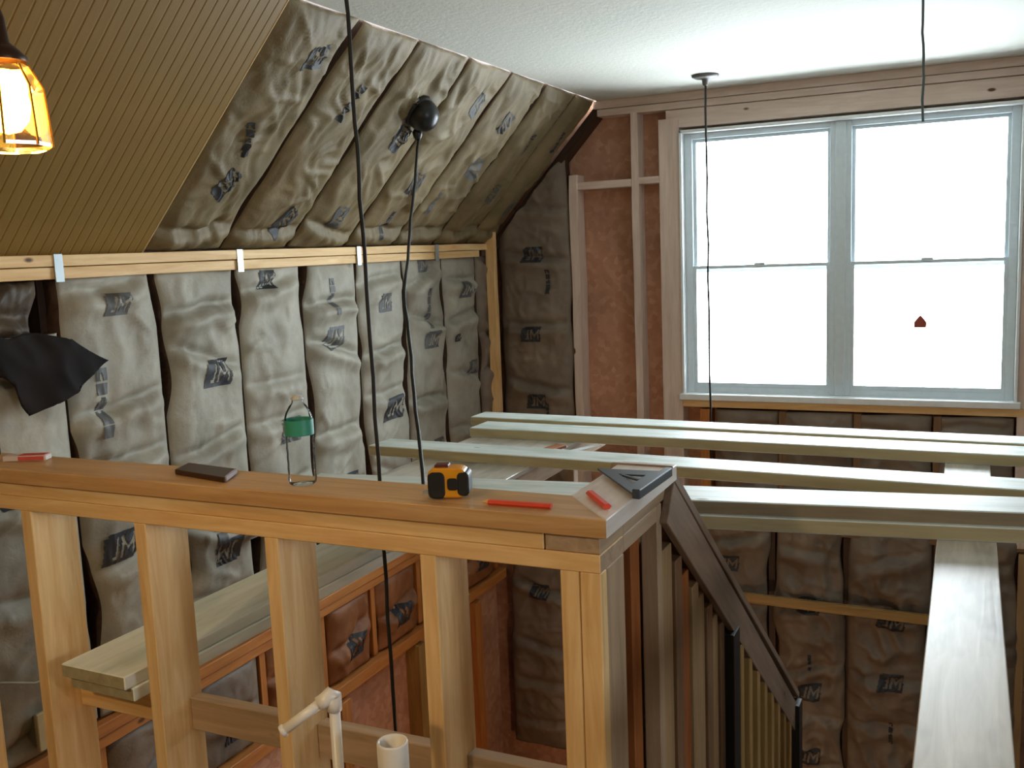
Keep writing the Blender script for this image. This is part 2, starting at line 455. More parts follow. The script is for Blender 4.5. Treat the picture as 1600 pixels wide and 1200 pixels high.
# loose brown scrap in the hollow behind the black sheet
# slope batts
ss = [2.742, 3.17, 3.60, 4.06, 4.50, 4.94, 5.36, 5.66]
sl = [[text(.18, .55, .6, 20, 1), logo(.27, .93, 1.0, 8), logo(.2, .35, 1.0, 70, 1)],
      [text(.2, .78, .7, -10, 1), logo(.24, .18, 1.1, 60, 1)],
      [text(.2, .82, .5, 10, 1), logo(.26, .66, 1, 80, 1), logo(.2, .2, 1, 90, 2)],
      [logo(.28, .9, .9, 75, 2), logo(.2, .42, 1, 90, 2), text(.22, .15, .7, 0, 1)],
      [logo(.2, .85, .9, 80, 2), logo(.25, .55, 1, 90, 2), text(.1, .3, .6, 0, 2)],
      [text(.2, .75, .6, 5, 1), logo(.22, .4, 1, 85, 2)],
      [text(.15, .8, .6, 5, 1), logo(.15, .3, .9, 85, 2)]]
for k in range(7):
    y0, y1 = ss[k], ss[k+1]
    o = batt('insulation_batt', slope_pt(.004, y0+.004, .012), (0, 1, 0), SLD, SLN, y1-y0-.008, SLL-.012, 60+k*5, [KRAFTT, INK, INKF], sl[k],
             gap=.016, rough=1.6, crease=[.12], bulge=.02, res=.0125, stretch=.45, fine=1.5)
    tag(o, 'crinkled tan kraft batt on the sloped ceiling, %s from the beadboard' % ORD[k], 'insulation', 'insulation batts on the slope')
# gable batt bay beside the corner (follows the slope at its top)
def topcut(X): return min(ZC-.03, ZP+(X-XK)*SLD.z/SLD.x-.03)
def gable_batt(x0, x1, z0, z1, seed, mats, logos, label, cut=False, gap=.012, rough=1.2, group=None, name='insulation_batt'):
    hole = None
    # ud = -X so that (ud, vd, nd=-Y) is right handed
    MIRROR[0] = True
    o = batt(name, (x1, YG+.02, z0), (-1, 0, 0), (0, 0, 1), (0, -1, 0), x1-x0, z1-z0, seed, mats, logos, gap=gap, rough=rough, hole=hole, bulge=.03)
    MIRROR[0] = False
    if cut:
        bm = bmesh.new(); bm.from_mesh(o.data); iv = o.matrix_basis.inverted()
        bmesh.ops.bisect_plane(bm, geom=bm.verts[:]+bm.edges[:]+bm.faces[:], plane_co=iv @ (slope_pt(0, 0, 0)+SLN*.035), plane_no=iv.to_3x3() @ (-SLN), clear_outer=True)
        bm.to_mesh(o.data); bm.free()
    tag(o, label, 'insulation', group); return o
def mir(L, W): return [(W-l[0], *l[1:]) for l in L]
gable_batt(-2.745, -2.24, 0, 2.23, 201, [KRAFTD, INK, INKF], [logo(.25, 1.55, 1), text(.15, 1.38, .6, 0, 1), logo(.27, 1.05, 1), logo(.25, .62, 1), text(.18, .55, .5, 0, 1)],
           'tall dark kraft batt left of the bare sheathing on the gable wall', cut=True)
gx = [-2.76, -2.31, -1.87, -1.44, -1.018, -.595, -.143, .30]
for k in range(7):
    W = gx[k+1]-gx[k]
    lg = [[logo(.2, 1.1)], [logo(.2, .9)], [logo(.2, 1.35)], [logo(.25, 1.42, 1)], [logo(.2, 1.22, 1), text(.2, .86, .4, 0, 1), logo(.2, .68, 1), logo(.2, .28, 1)],
          [logo(.2, 1.18, 1.1, 5), text(.2, .5, .5, 0, 1), logo(.2, .82, 1), logo(.22, .2, 1.1, -3)], []][k]
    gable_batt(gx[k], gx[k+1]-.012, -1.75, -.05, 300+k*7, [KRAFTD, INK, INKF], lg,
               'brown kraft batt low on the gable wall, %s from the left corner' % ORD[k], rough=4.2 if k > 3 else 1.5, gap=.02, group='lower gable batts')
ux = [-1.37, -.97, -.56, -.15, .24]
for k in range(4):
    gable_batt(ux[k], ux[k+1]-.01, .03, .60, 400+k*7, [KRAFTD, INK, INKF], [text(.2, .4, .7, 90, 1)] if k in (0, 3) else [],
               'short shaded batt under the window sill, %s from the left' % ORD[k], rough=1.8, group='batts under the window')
# rim joist bays below the knee wall plate
rs = [1.9, 2.35, 2.79, 3.24, 3.685, 4.13, 4.60, 5.1, 5.6]
for k in range(8):
    o = batt('insulation_batt', (XK-.02, rs[k]+.02, -.51), (0, 1, 0), (0, 0, 1), (1, 0, 0), rs[k+1]-rs[k]-.05, .385, 500+k*3,
             [KRAFTO if k > 2 else KRAFTD, INK, INKF], [logo(.22, .14, 1.15)] if k > 1 else [], crease=[.2], gap=.016)
    tag(o, 'small warm tinted batt in the floor rim, %s from the left end' % ORD[k], 'insulation', 'rim bay batts')

# ------------------------------------------------------------------ knee wall framing
kf = thing('knee_wall_framing', 'pine studs and doubled bottom plate carrying the grey insulation batts', 'wall framing', (XK, 3.5, 0))
for s in seams[:-1]:
    beam('stud', (XK-.115, s-.019, 0), (XK-.062, s+.019, 1.55), SHADOW, kf)  # stud colour carries the dark of the gaps between batts
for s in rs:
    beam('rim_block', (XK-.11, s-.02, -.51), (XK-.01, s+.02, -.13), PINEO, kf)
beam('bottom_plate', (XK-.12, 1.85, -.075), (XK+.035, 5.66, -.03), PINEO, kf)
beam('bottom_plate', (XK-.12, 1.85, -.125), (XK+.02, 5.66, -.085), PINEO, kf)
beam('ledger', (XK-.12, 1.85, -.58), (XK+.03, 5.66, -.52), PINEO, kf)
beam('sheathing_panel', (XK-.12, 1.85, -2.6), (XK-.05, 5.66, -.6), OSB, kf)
for s in (3.0, 3.75, 4.5, 5.2): beam('lower_stud', (XK-.05, s-.02, -2.6), (XK+.04, s+.06, -.6), PINEO if s != 4.5 else YEL, kf)
tp = thing('top_plate', 'doubled pale pine plate running along the top of the insulated knee wall', 'timber', (XK, 3.5, 1.55))
beam('plate_board', (XK-.1, .4, 1.592), (XK+.045, 5.55, 1.630), PINE, tp, wob=.006, seed=2)
beam('plate_board', (XK-.1, .4, 1.550), (XK+.040, 5.45, 1.589), PINE, tp, wob=.006, seed=5)
for s in (2.33, 3.23, 4.11, 4.90):
    beam('metal_strap', (XK+.046, s-.017, 1.54), (XK+.050, s+.017, 1.632), STEEL, tp, bev=0)
tag(beam('corner_stud', (-2.76, YG-.13, .3), (-2.70, YG-.09, 1.70), PINE, wob=.01, seed=8), 'short rough pine stud in the corner where knee wall meets gable wall', 'timber')

# ------------------------------------------------------------------ gable framing
gf = thing('gable_framing', 'studs, header, sill and plates framing the big window in the gable wall', 'wall framing', (-.6, YG+.05, 0))
def gstud(x0, x1, z0, z1, mat=PINEO, wob=.0, n='stud'): return beam(n, (x0, YG, z0), (x1, YG+.12, z1), mat, gf, wob=wob, seed=x0)
gstud(-2.235, -2.18, 0, 2.02, PINE_GLARE, .02)
gstud(-1.835, -1.79, 0, 2.36, PINE_GLARE, .006)
gstud(-1.665, -1.542, 0, 2.30, PINE_GLARE)
gstud(.241, .34, -.1, 2.30, PINE_GLARE)
gstud(-1.44, -1.38, -.05, .60, PINEO); gstud(-.98, -.94, -.05, .6, BROWN); gstud(-.57, -.53, -.05, .6, BROWN); gstud(-.16, -.12, -.05, .6, BROWN)
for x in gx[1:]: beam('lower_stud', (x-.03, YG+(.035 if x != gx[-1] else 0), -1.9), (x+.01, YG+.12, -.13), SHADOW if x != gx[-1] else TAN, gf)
beam('blocking', (-2.18, YG+.004, 1.93), (-1.835, YG+.12, 1.975), PINE_GLARE, gf); beam('blocking', (-1.79, YG+.004, 1.94), (-1.665, YG+.12, 1.98), PINE_GLARE, gf)
beam('top_plate', (-2.06, YG-.002, 2.395), (3.2, YG+.12, 2.4426), PINE_GLARE, gf)
beam('top_plate', (-2.04, YG+.001, 2.352), (3.2, YG+.12, 2.392), PINE_GLARE, gf)
beam('header', (-1.62, YG+.004, 2.245), (.36, YG+.12, 2.348), PINE_GLARE, gf)
beam('rough_sill', (-1.542, YG-.004, .612), (.30, YG+.12, .655), PINE, gf)
beam('floor_plate', (-2.7, YG+.006, -.12), (1.2, YG+.12, -.05), BROWN, gf)
# sloped end rafter along the gable
board('end_rafter', slope_pt(.02, YG+.06, .02)-V((0, 0, .04)), slope_pt(SLL, YG+.06, .02)-V((0, 0, .04)), .11, .05, SHADOW, gf, -SLN)
tag(board('cross_board', (-1.55, YG-.065, -.485), (-.02, YG-.065, -.50), .03, .055, YEL), 'long yellow board fixed level across the brown batts low on the gable wall', 'timber')

# window
wn = thing('window_1', None, None, ((WX0+WX1)/2, YG+.05, WZ0), kind='structure')
def wb(n, x0, x1, z0, z1, y0, y1, m=WHITE, bev=.003): 
    return beam(n, (x0, YG+y0, z0), (x1, YG+y1, z1), m, wn, bev=bev)
wb('jamb', WX0, WX0+.016, WZ0, WZ1, -.015, .13); wb('jamb', WX1-.016, WX1, WZ0, WZ1, -.015, .13)
wb('jamb', WX0, WX1, WZ1-.018, WZ1, -.015, .13); wb('window_sill', WX0-.015, WX1+.015, WZ0-.024, WZ0+.012, -.03, .13)
XM = -.652
for (x0, x1) in ((WX0+.016, XM-.012), (XM+.012, WX1-.016)):
    f = .045
    wb('window_frame', x0, x0+f, WZ0+.012, WZ1-.018, .05, .12, VINYL); wb('window_frame', x1-f, x1, WZ0+.012, WZ1-.018, .05, .12, VINYL)
    wb('window_frame', x0+f, x1-f, WZ1-.05, WZ1-.018, .05, .12, VINYL, 0); wb('window_frame', x0+f, x1-f, WZ0+.012, WZ0+.05, .05, .12, VINYL, 0)
    s = .022; zm = 1.425
    for (n, z0, z1, yy) in (('lower_sash', WZ0+.05, zm+.02, .055), ('upper_sash', zm-.02, WZ1-.05, .085)):
        bm = bmesh.new()
        X0, X1 = x0+f-.005, x1-f+.005
        for lo, hi in (((X0, 0, z0), (X0+s, .025, z1)), ((X1-s, 0, z0), (X1, .025, z1)), ((X0+s, 0, z0), (X1-s, .025, z0+s)), ((X0+s, 0, z1-s*.8), (X1-s, .025, z1))):
            boxbm(bm, lo, hi)
        bmesh.ops.recalc_face_normals(bm, faces=bm.faces)
        o = obj(n, mesh(bm), VINYL, wn); place(o, Matrix.Translation((0, YG+yy, 0)), wn)
        bm = bmesh.new(); boxbm(bm, (X0+s, .010, z0+s), (X1-s, .014, z1-s*.8))
        g = obj('glass_pane', mesh(bm), PANE, o)
    wb('sash_lock', (x0+x1)/2-.03, (x0+x1)/2+.03, zm+.012, zm+.03, .045, .075, VINYL)
wb('mullion', XM-.028, XM+.028, WZ0+.012, WZ1-.018, .04, .12, VINYL)
# thin grille bars behind the lower panes
wb('grille_bar', -.956, -.952, .75, .99, .082, .086, WHITE, 0); wb('grille_bar', -.062, -.058, .75, 1.13, .082, .086, WHITE, 0)
F = frame((-.237, YG+.062, 1.107), (1, 0, 0), (0, -1, 0))
tag(prism('distant_peak_shape', [(-.03, -.03), (.03, -.03), (.032, 0), (.004, .036), (-.004, .036), (-.032, 0)], F, .006, plain('dull_red', '#a0453a', .5)),
    'tiny dull red peaked shape against the right lower window pane', 'distant shape')  # stand-in on the pane for a distant shape outside

# ------------------------------------------------------------------ half wall in the foreground
hw = thing('half_wall', 'unfinished pine stud half wall with a brown cap board across the foreground', 'half wall', (-1.7, 1.78, 0))
sx = {'s1': -2.2633, 's2': -1.8595, 's3': -1.4557, 's4': -1.0429}
ZB = ZT-.114
for x in (-2.667, -2.2633, -1.8595, -1.4557, -1.0429):
    beam('stud', (x, YH+.001, .038), (x+.038, YHB, ZB), PINE if x != -1.0429 else PINE, hw)
beam('stud', (-.7223, YH+.002, .038), (-.682, YHB, ZB), PINE, hw)
beam('stud', (-.680, YH+.001, .038), (XR, YH+.036, ZB), PINE, hw); beam('stud', (-.680, YH+.038, .038), (XR, YHB, ZB), PINER, hw)  # second stud grey-brown, painting the post's right face as shaded
beam('bottom_plate', (XK+.01, YH, 0), (XR, YHB, .038), PINE, hw)
tpl = beam('top_plate', (XK+.03, YH, ZB), (XR, YHB, ZB+.0375), PINE, hw)
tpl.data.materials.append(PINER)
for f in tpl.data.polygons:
    if abs(f.normal.x) > .8: f.material_index = 1  # plate end darkened to match the painted shade of the corner
beam('top_plate', (XK+.03, YH, ZB+.038), (-.755, YHB, ZB+.0755), PINE, hw)
beam('plate_block', (-.752, YH+.002, ZB+.038), (XR, YHB, ZB+.0755), PINER, hw)
for a0, a1 in ((-2.225, -1.8605), (-1.8205, -1.4567), (-1.417, -1.0439), (-1.004, -.7233)):
    beam('blocking', (a0, YHB-.046, .375), (a1, YHB-.008, .462), PINER if a0 > -1.9 else PINE, hw)  # grey-brown pine paints the blocking as if in shade
# cap with mitred corner
F = frame((0, 0, ZT), (1, 0, 0), (0, 0, 1))
CY0, CY1 = YH-.015, 1.862; CX1 = -.6165; CX0 = -.752
prism('cap_board', [(XK+.03, CY0), (CX1, CY0), (CX0, CY1), (XK+.03, CY1)], F, .038, CAPW, hw, bev=.002)

# return wall and stair guard
sg = thing('stair_guard_wall', 'stair side wall of brown boards with a sloping dark rail going down', 'half wall', (-.69, 2.6, 0))
F2 = frame((CX1, 0, ZT), (0, 1, 0), (0, 0, 1))      # local x=Y, y=-X
prism('cap_board', [(CY0+.001, 0), (2.20, 0), (2.20, CX1-CX0), (CY1+.001, CX1-CX0)], F2, .038, CAP_GLARE, sg, bev=.002)
beam('top_plate', (XRB, YHB+.001, ZB+.038), (XR, 2.185, ZB+.0755), PINER, sg)
beam('top_plate', (XRB, YHB+.001, ZB), (XR, 2.10, ZB+.0375), PINER, sg)
beam('stud', (XR-.04, 2.10, -.9), (XR, 2.135, ZB+.037), PINER, sg)
beam('stud', (XRB, YHB+.001, .0), (XR-.02, YHB+.04, ZB), PINER, sg)
SA = V((0, 2.165, 1.075)); SB = V((0, 4.05, -.325)); sd = (SB-SA).normalized(); sn = V((0, -sd.z, sd.y))
def zs(Y): return SA.z+(Y-SA.y)*sd.z/sd.y
# rail cap, face board and sloped plate
board('rail_cap', V((-.6915, SA.y, SA.z)), V((-.6915, SB.y, SB.z)), .15, .024, DARKW, sg, sn)
board('rail_face', V((-.627, SA.y+.03, SA.z-.022-.0))-sn*.025+V((0, 0, 0)), V((-.627, SB.y-.02, SB.z-.0))-sn*.045, .020, .105, DARKW, sg, sn)
board('sloped_plate', V((-.70, SA.y+.03, SA.z))-sn*.026, V((-.70, SB.y-.03, SB.z))-sn*.026, .115, .038, BROWN, sg, sn)
# back panel of vertical boards
y = YHB+.002; k = 0
mm = [TAN, BROWN, TAN, BROWN, ORNG, TAN, BROWN]
while y < 3.98:
    w_ = random.Random(k).uniform(.08, .12); t = min(zs(y+w_)-.08, ZB-.002)
    beam('panel_board', (XRB-.018, y, -1.9 if y > 1.95 else .0), (XRB-.001, y+w_-.004, t), mm[k % 7], sg); y += w_; k += 1
# boards nailed on the outside, tops cut square below the rail
y = 2.140; k = 0
ws = [.10, .07, .085, .075, .08, .07, .085, .06]
for w_ in ws:
    if y+w_ > 2.79: break
    beam('guard_board', (XR-.045-.012*(k % 2), y, -1.7), (XR-.004+.006*(k % 2), y+w_-.012, zs(y+w_)-.150), [TAN, BROWN, ORNG, TAN, TAN, BROWN][k % 6], sg); y += w_; k += 1
for k, y in enumerate((1.95, 2.03, 2.11, 2.19, 2.27)): beam('inner_board', (XRB+.001, y, -1.2), (XRB+.03+.012*(k % 2)+(.04 if k < 2 else 0), y+.06, min(ZB-.002, zs(y+.06)-.1)), [TAN, ORNG, ORNG, TAN, TAN][k], sg)
beam('newel_post', (-.655, 2.765, -1.7), (-.610, 2.85, zs(2.85)-.14), DARK, sg)
beam('newel_post', (-.655, 3.94, -1.9), (-.600, 4.02, zs(4.02)-.035), DARK, sg)
y = 2.90
while y < 3.9:
    beam('baluster', (-.655, y, -1.7), (-.618, y+.045, zs(y+.04)-.16), YEL, sg); y += .13
board('stringer', V((-.70, 1.87, -.0)), V((-.70, 4.8, -2.2)), .06, .24, BROWN, sg, sn)

# ------------------------------------------------------------------ opposite guard wall seen from above
ow = thing('stair_opening_wall', 'bare stud wall at the right seen from above, its wide pale top plate scuffed', 'half wall', (0, 2.0, 0))
beam('top_plate', (-.062, .55, .756), (.078, 4.1, .794), SLABW, ow)
beam('top_plate', (-.060, .55, .717), (.076, 4.1, .755), PINEP, ow)
for y in (.6, 1.2, 1.62): beam('stud', (-.058, y, .0), (.074, y+.038, .716), PINER, ow)
for y in (2.4, 3.2, 4.05): beam('stud', (-.058, y, -2.62), (.074, y+.038, .716), PINER, ow)

# ------------------------------------------------------------------ planks across the stairwell
PT = .040
z1 = .7945+PT
def edges(o, mat, ends_only=False):  # plank sides browned as painted shade; stack ends are brown end grain
    o.data.materials.append(mat)
    for f in o.data.polygons:
        if abs(f.normal.x) > .8 or (not ends_only and abs(f.normal.y) > .8): f.material_index = 1
def plank(p0, p1, wdt, zt, label, mat=None):
    o = board('plank', (*p0, zt), (*p1, zt), wdt, PT, TREAT, bev=.003); edges(o, mat or TREATE); return tag(o, label, 'plank', 'treated planks across the stairwell')
plank((-1.935, 2.512), (1.0, 2.905), .155, .7948+PT, 'lower plank of the nearest doubled pair spanning the stairwell')
plank((-1.935, 2.522), (1.0, 2.915), .165, .7952+2*PT, 'upper plank of the nearest doubled pair spanning the stairwell', TREATD)
plank((-2.16, 3.295), (1.0, 3.175), .15, z1, 'single pale plank in the middle between the doubled pair and far planks')
plank((-1.935, 3.745), (1.2, 3.68), .165, z1, 'front plank of the two far ones below the window')
plank((-2.06, 3.985), (1.2, 3.86), .14, z1, 'farthest plank, nearest to the gable wall')
# left support: pale plywood sheet on posts
ps = thing('support_platform', 'pale plywood platform carrying the left ends of the planks', 'platform', (-1.68, 3.5, -2.62))
beam('plywood_top', (-1.93, 2.50, .776), (-1.45, 4.15, .794), SLABW, ps, axis=1)
for x in (-1.90, -1.52): beam('joist', (x, 2.52, .69), (x+.038, 4.12, .7755), PINER, ps)
for x, y in ((-1.89, 3.36), (-1.515, 2.70), (-1.515, 3.72)): beam('leg', (x, y, -2.62), (x+.03, y+.05, .6895), PINER, ps)
tag(board('wood_scrap', (-1.50, 3.40, .806), (-1.47, 3.56, .806), .05, .012, ORNG), 'orange scrap of wood on the platform behind the middle plank', 'scrap')
tag(board('paper_scrap', (-1.42, 3.415, .800), (-1.33, 3.62, .800), .03, .004, WHITE), 'white strip beside the orange scrap behind the middle plank', 'scrap')
# low stack poking through the half wall
def stack(zt, dx, label, dy=0):
    o = board('plank', (-2.035+dx, 1.70+dy, zt), (-2.0+dx, 3.35, zt), .232, .037, TREAT_LIT, bev=.003); edges(o, TREATE, True); tag(o, label, 'plank', 'treated planks stacked low through the half wall')
stack(.553, 0, 'upper of two wide treated planks poking out between the half wall studs')
stack(.515, .006, 'lower of two wide treated planks poking out between the half wall studs', .02)
st = thing('plank_support', 'dark crossbar holding up the far end of the low plank stack', 'support', (-2.1, 3.25, .42))
beam('crossbar', (XK+.03, 3.22, .42), (-1.86, 3.26, .4765), BROWN, st); beam('hanger', (XK+.012, 3.17, .40), (XK+.0295, 3.31, .49), STEEL, st)

# ------------------------------------------------------------------ things on the cap board
def bottle(x, y, label, s=1.0):
    t = thing('water_bottle', label, 'bottle', (x, y, ZT+.001))
    pr = [(0, .004), (.026, 0), (.031, .004), (.0325, .012)]
    z = .016
    while z < .10:
        pr += [(.0325, z), (.0316, z+.010), (.0325, z+.020)]; z += .024
    pr += [(.0315, .112), (.0325, .118), (.0325, .122), (.0322, .150), (.0325, .153), (.029, .166), (.020, .182), (.013, .190), (.0125, .198)]
    body = lathe('bottle_body', [(r*s, zz*s) for r, zz in pr], PET, t, t.location, 28)
    lathe('label_band', [(.0333*s, .116*s), (.0334*s, .134*s), (.0333*s, .152*s)], plain('teal_label', '#3c9a84', .4), body, t.location, 28)
    lathe('bottle_neck', [(.0125*s, .196*s), (.0145*s, .197*s), (.0145*s, .200*s), (.012*s, .201*s), (.012*s, .206*s), (.0001, .207*s)], plain('frosted_cap', '#c9ccc9', .4), t, t.location, 20)
    return t
bottle(-1.385, 1.785, 'clear water bottle with teal label standing on the cap board beside the dark box')
bottle(-2.475, 1.80, 'water bottle with red and teal label cut off by the left edge')
# tape measure
tm = thing('tape_measure', 'yellow and black tape measure standing on the cap board', 'tape measure', (-.993, 1.772, ZT+.001))
Ft = frame((-.993, 1.772, ZT+.036), V((.93, .30, 0)), (V((.30, -.93, 0))))
YELP = plain('yellow_plastic', '#e09a1c', .35); BLKR = plain('black_rubber', '#15171a', .5)
def rr(w, h, r, n=5, cx=0, cy=0):
    P = []
    for (sx_, sy_, a0) in ((1, 1, 0), (-1, 1, 90), (-1, -1, 180), (1, -1, 270)):
        for k in range(n+1):
            an = math.radians(a0+90*k/n); P.append((cx+sx_*(w/2-r)+r*math.cos(an), cy+sy_*(h/2-r)+r*math.sin(an)))
    return P
F = Ft.copy(); F.translation = Ft @ V((0, 0, .022)); case = prism('case', rr(.084, .064, .018), F, .044, YELP, tm, .003)
F.translation = Ft @ V((-.022, -.004, .024)); prism('rubber_grip', rr(.038, .058, .012), F, .048, BLKR, tm, .003)
F.translation = Ft @ V((.034, -.002, .024)); prism('rubber_grip', rr(.026, .052, .010), F, .048, BLKR, tm, .003)
F.translation = Ft @ V((.012, -.002, .0245)); prism('brand_plate', rr(.022, .026, .006), F, .004, BLKR, case, .001)
F.translation = Ft @ V((-.012, .034, .012)); prism('thumb_lock', rr(.03, .008, .003), F, .024, plain('dark_red_plastic', '#5c231c', .5), tm, .001)
F.translation = Ft @ V((-.049, -.024, .008)); prism('blade_hook', rr(.014, .008, .002), F, .016, STEEL, tm, .0005)
# carpenter pencils / marker
RED = plain('red_paint', '#e2492c', .4)
def pencil(p, q, label, wd=.018, th=.010, name='carpenter_pencil', tip=True):
    p, q = V(p), V(q); t = thing(name, label, 'pencil', p)
    F = frame(p, q-p, (0, 0, 1)); L = (q-p).length; h = wd/2; c_ = h*.5
    bm = bmesh.new()
    sec = [(-h, -.0), (-c_, th/2), (c_, th/2), (h, 0), (c_, -th/2), (-c_, -th/2)]
    A = [bm.verts.new((0, y, z)) for y, z in sec]; B = [bm.verts.new((L, y, z)) for y, z in sec]
    bm.faces.new(A[::-1]); bm.faces.new(B)
    for i in range(6): bm.faces.new((A[i], A[(i+1) % 6], B[(i+1) % 6], B[i]))
    bmesh.ops.recalc_face_normals(bm, faces=bm.faces)
    o = obj('pencil_body', mesh(bm), RED, t); place(o, F, t)
    bm = bmesh.new(); A = [bm.verts.new((0, y*.98, z*.98)) for y, z in sec]; B = [bm.verts.new((-.014, y*.25, z*.25)) for y, z in sec]
    bm.faces.new(B)
    for i in range(6): bm.faces.new((A[i], A[(i+1) % 6], B[(i+1) % 6], B[i]))
    bmesh.ops.recalc_face_normals(bm, faces=bm.faces)
    o = obj('pencil_tip', mesh(bm), PINE, t); place(o, F, t)
    return t
pencil((-.884, 1.742, ZT+.006), (-.748, 1.748, ZT+.006), 'long red carpenter pencil lying flat on the brown cap board')
pencil((-.710, 1.868, ZT+.0065), (-.640, 1.775, ZT+.0065), 'short red pencil lying diagonally on the pale mitred corner', .020, .011)
# speed square: right triangle with fence and cutouts
sq = thing('speed_square', 'dark grey triangular speed square lying across the pale end of the cap', 'square', (-.65, 1.99, ZT+.001))
Pt = [V((-.765, 2.065, 0)), V((-.612, 1.862, 0)), V((-.604, 2.075, 0))]
GREY = plain('anodised_grey', '#3a444e', .4, .3)
bm = bmesh.new()
cen = (Pt[0]+Pt[1]+Pt[2])/3
inn = [cen+(p-cen)*.38 for p in Pt]
outv = [bm.verts.new(p) for p in Pt]; inv = [bm.verts.new(p) for p in inn]
outb = [bm.verts.new(p-V((0, 0, .004))) for p in Pt]; inb = [bm.verts.new(p-V((0, 0, .004))) for p in inn]
for i in range(3):
    j = (i+1) % 3
    bm.faces.new((outv[i], outv[j], inv[j], inv[i])); bm.faces.new((outb[i], inb[i], inb[j], outb[j]))
    bm.faces.new((outv[i], outb[i], outb[j], outv[j])); bm.faces.new((inv[i], inv[j], inb[j], inb[i]))
bmesh.ops.recalc_face_normals(bm, faces=bm.faces)
o = obj('square_plate', mesh(bm), GREY, sq); place(o, Matrix.Translation((0, 0, ZT+.012)), sq)
d = (Pt[2]-Pt[1]).normalized()
board('square_fence', Pt[1]+V((0.004, 0, ZT+.022)), Pt[2]+V((.004, 0, ZT+.022)), .018, .0205, GREY, sq)
board('scale_bar', inn[0]*.9+inn[2]*.1+V((0, 0, ZT+.012)), inn[1]*.5+inn[2]*.5+V((0, 0, ZT+.012)), .012, .004, GREY, sq)
# dark flat box and red/white card
bx = thing('flat_box', 'dark brown flat sander box lying on the cap board left of the bottle'.replace(' sander', ''), 'box', (-1.68, 1.80, ZT))
F = frame((0, 0, ZT+.014), (1, 0, 0), (0, 0, 1))
prism('box_body', [(-1.765, 1.775), (-1.575, 1.738), (-1.612, 1.825), (-1.79, 1.85)], F, .013, plain('dark_brown_card', '#3f2a20', .35), bx, .002)
board('box_rim', (-1.577, 1.742, ZT+.0165), (-1.612, 1.822, ZT+.0165), .006, .014, plain('mauve_card', '#8e7c80', .4), bx)
F = frame((-2.31, 1.775, ZT+.016), (.97, .22, 0), (0, 0, 1))
cd = thing('cardboard_packet', 'small red and white packet on the left end of the cap board', 'packet', (-2.33, 1.80, ZT))
board('packet', (-2.375, 1.778, ZT+.016), (-2.265, 1.825, ZT+.016), .035, .015, plain('packet_white', '#cfc4bd', .5), cd)
board('red_panel', (-2.335, 1.795, ZT+.0172), (-2.27, 1.823, ZT+.0172), .03, .001, plain('packet_red', '#c8504a', .5), cd, bev=0)
board('red_front', (-2.335+.007, 1.795-.0163, ZT+.014), (-2.27+.007, 1.823-.0163, ZT+.014), .0012, .011, plain('packet_red2', '#c8504a', .5), cd, bev=0)

# ------------------------------------------------------------------ cords
def cord(name, pts, r, label, parent=None):
    P = []
    for A, B in zip(pts, pts[1:]):
        for k in range(12):
            q = V(A).lerp(V(B), k/12); q.x += .002*math.sin(q.z*21)+.0012*math.sin(q.z*57); P.append(q)
    P.append(V(pts[-1])); return P
t = thing('hanging_cord', 'thick black cord hanging down the stairwell left of the bottle-to-tape gap'.replace('left of the bottle-to-tape gap', 'between bottle and tape measure'), 'cord', (-1.528, 2.3, ZC))
tube('cord', cord('', [(-1.530, 2.3, ZC), (-1.52, 2.3, 1.6), (-1.510, 2.3, .19)], .005, ''), .0058, CORD, t, 8)
lathe('ceiling_rosette', [(.0, 0), (.045, 0), (.045, -.006), (.02, -.014), (.006, -.02)], BLACK, t, (-1.530, 2.3, ZC-.0005))
t = thing('hanging_cord', 'thin black cord running from the black ball on the slope down behind the tape measure', 'cord', (-2.30, 4.03, 2.12))
tube('cord', cord('', [(-2.268, 3.93, 2.105), (-1.8535, 3.05, 1.45), (-1.395, 2.35, .83)], .004, ''), .0062, CORD, t, 8)
lathe('strain_knob', [(.001, -.03), (.012, -.026), (.02, -.008), (.024, .01), (.012, .03), (.001, .034)], BLACK, t, (-2.262, 3.91, 2.115))
d_ = fw+rt*((661-800)/FPX)-up*((180-600)/FPX); q0 = slope_pt(0, 0, -.045)
s_ = (q0-V((0, 0, CZ))).dot(SLN)/d_.dot(SLN); BALL = V((0, 0, CZ))+d_*s_
cb = thing('ball_fixture', 'black ball shaped fixture poking through the insulation on the slope', 'fixture', (-2.23, 3.92, 2.2))
pr = [(0.072*math.sin(math.pi*k/14), .072*math.cos(math.pi*k/14)) for k in range(15)]
lathe('ball', pr, BLACK, cb, BALL, 24)
lathe('collar', [(.070, 0), (.078, .012), (.074, .03), (.05, .036)], DARK, cb, BALL-SLN*.047, 24, axis=SLN)
t = thing('hanging_cord', 'thin dark cord hanging from the round canopy in front of the window', 'cord', (-1.264, 5.18, ZC))
tube('cord', cord('', [(-1.264, 5.18, ZC), (-1.258, 5.18, .35)], .004, ''), .0055, CORD, t, 8)
lathe('ceiling_canopy', [(.0, 0), (.070, 0), (.070, -.008), (.05, -.018), (.018, -.024), (.014, -.05), (.006, -.055)], plain('canopy_grey', '#6f6f6c', .5), t, (-1.264, 5.18, ZC-.0005))
t = thing('hanging_cord', 'short dark cord hanging from the ceiling at the top right edge', 'cord', (-.169, 3.88, ZC))
tube('cord', cord('', [(-.169, 3.88, ZC), (-.163, 3.88, 1.98)], .004, ''), .0045, plain('grey_cord', '#55605e', .6), t, 8)
lathe('ceiling_rosette', [(.0, 0), (.04, 0), (.04, -.006), (.01, -.014)], BLACK, t, (-.169, 3.88, ZC-.0005))

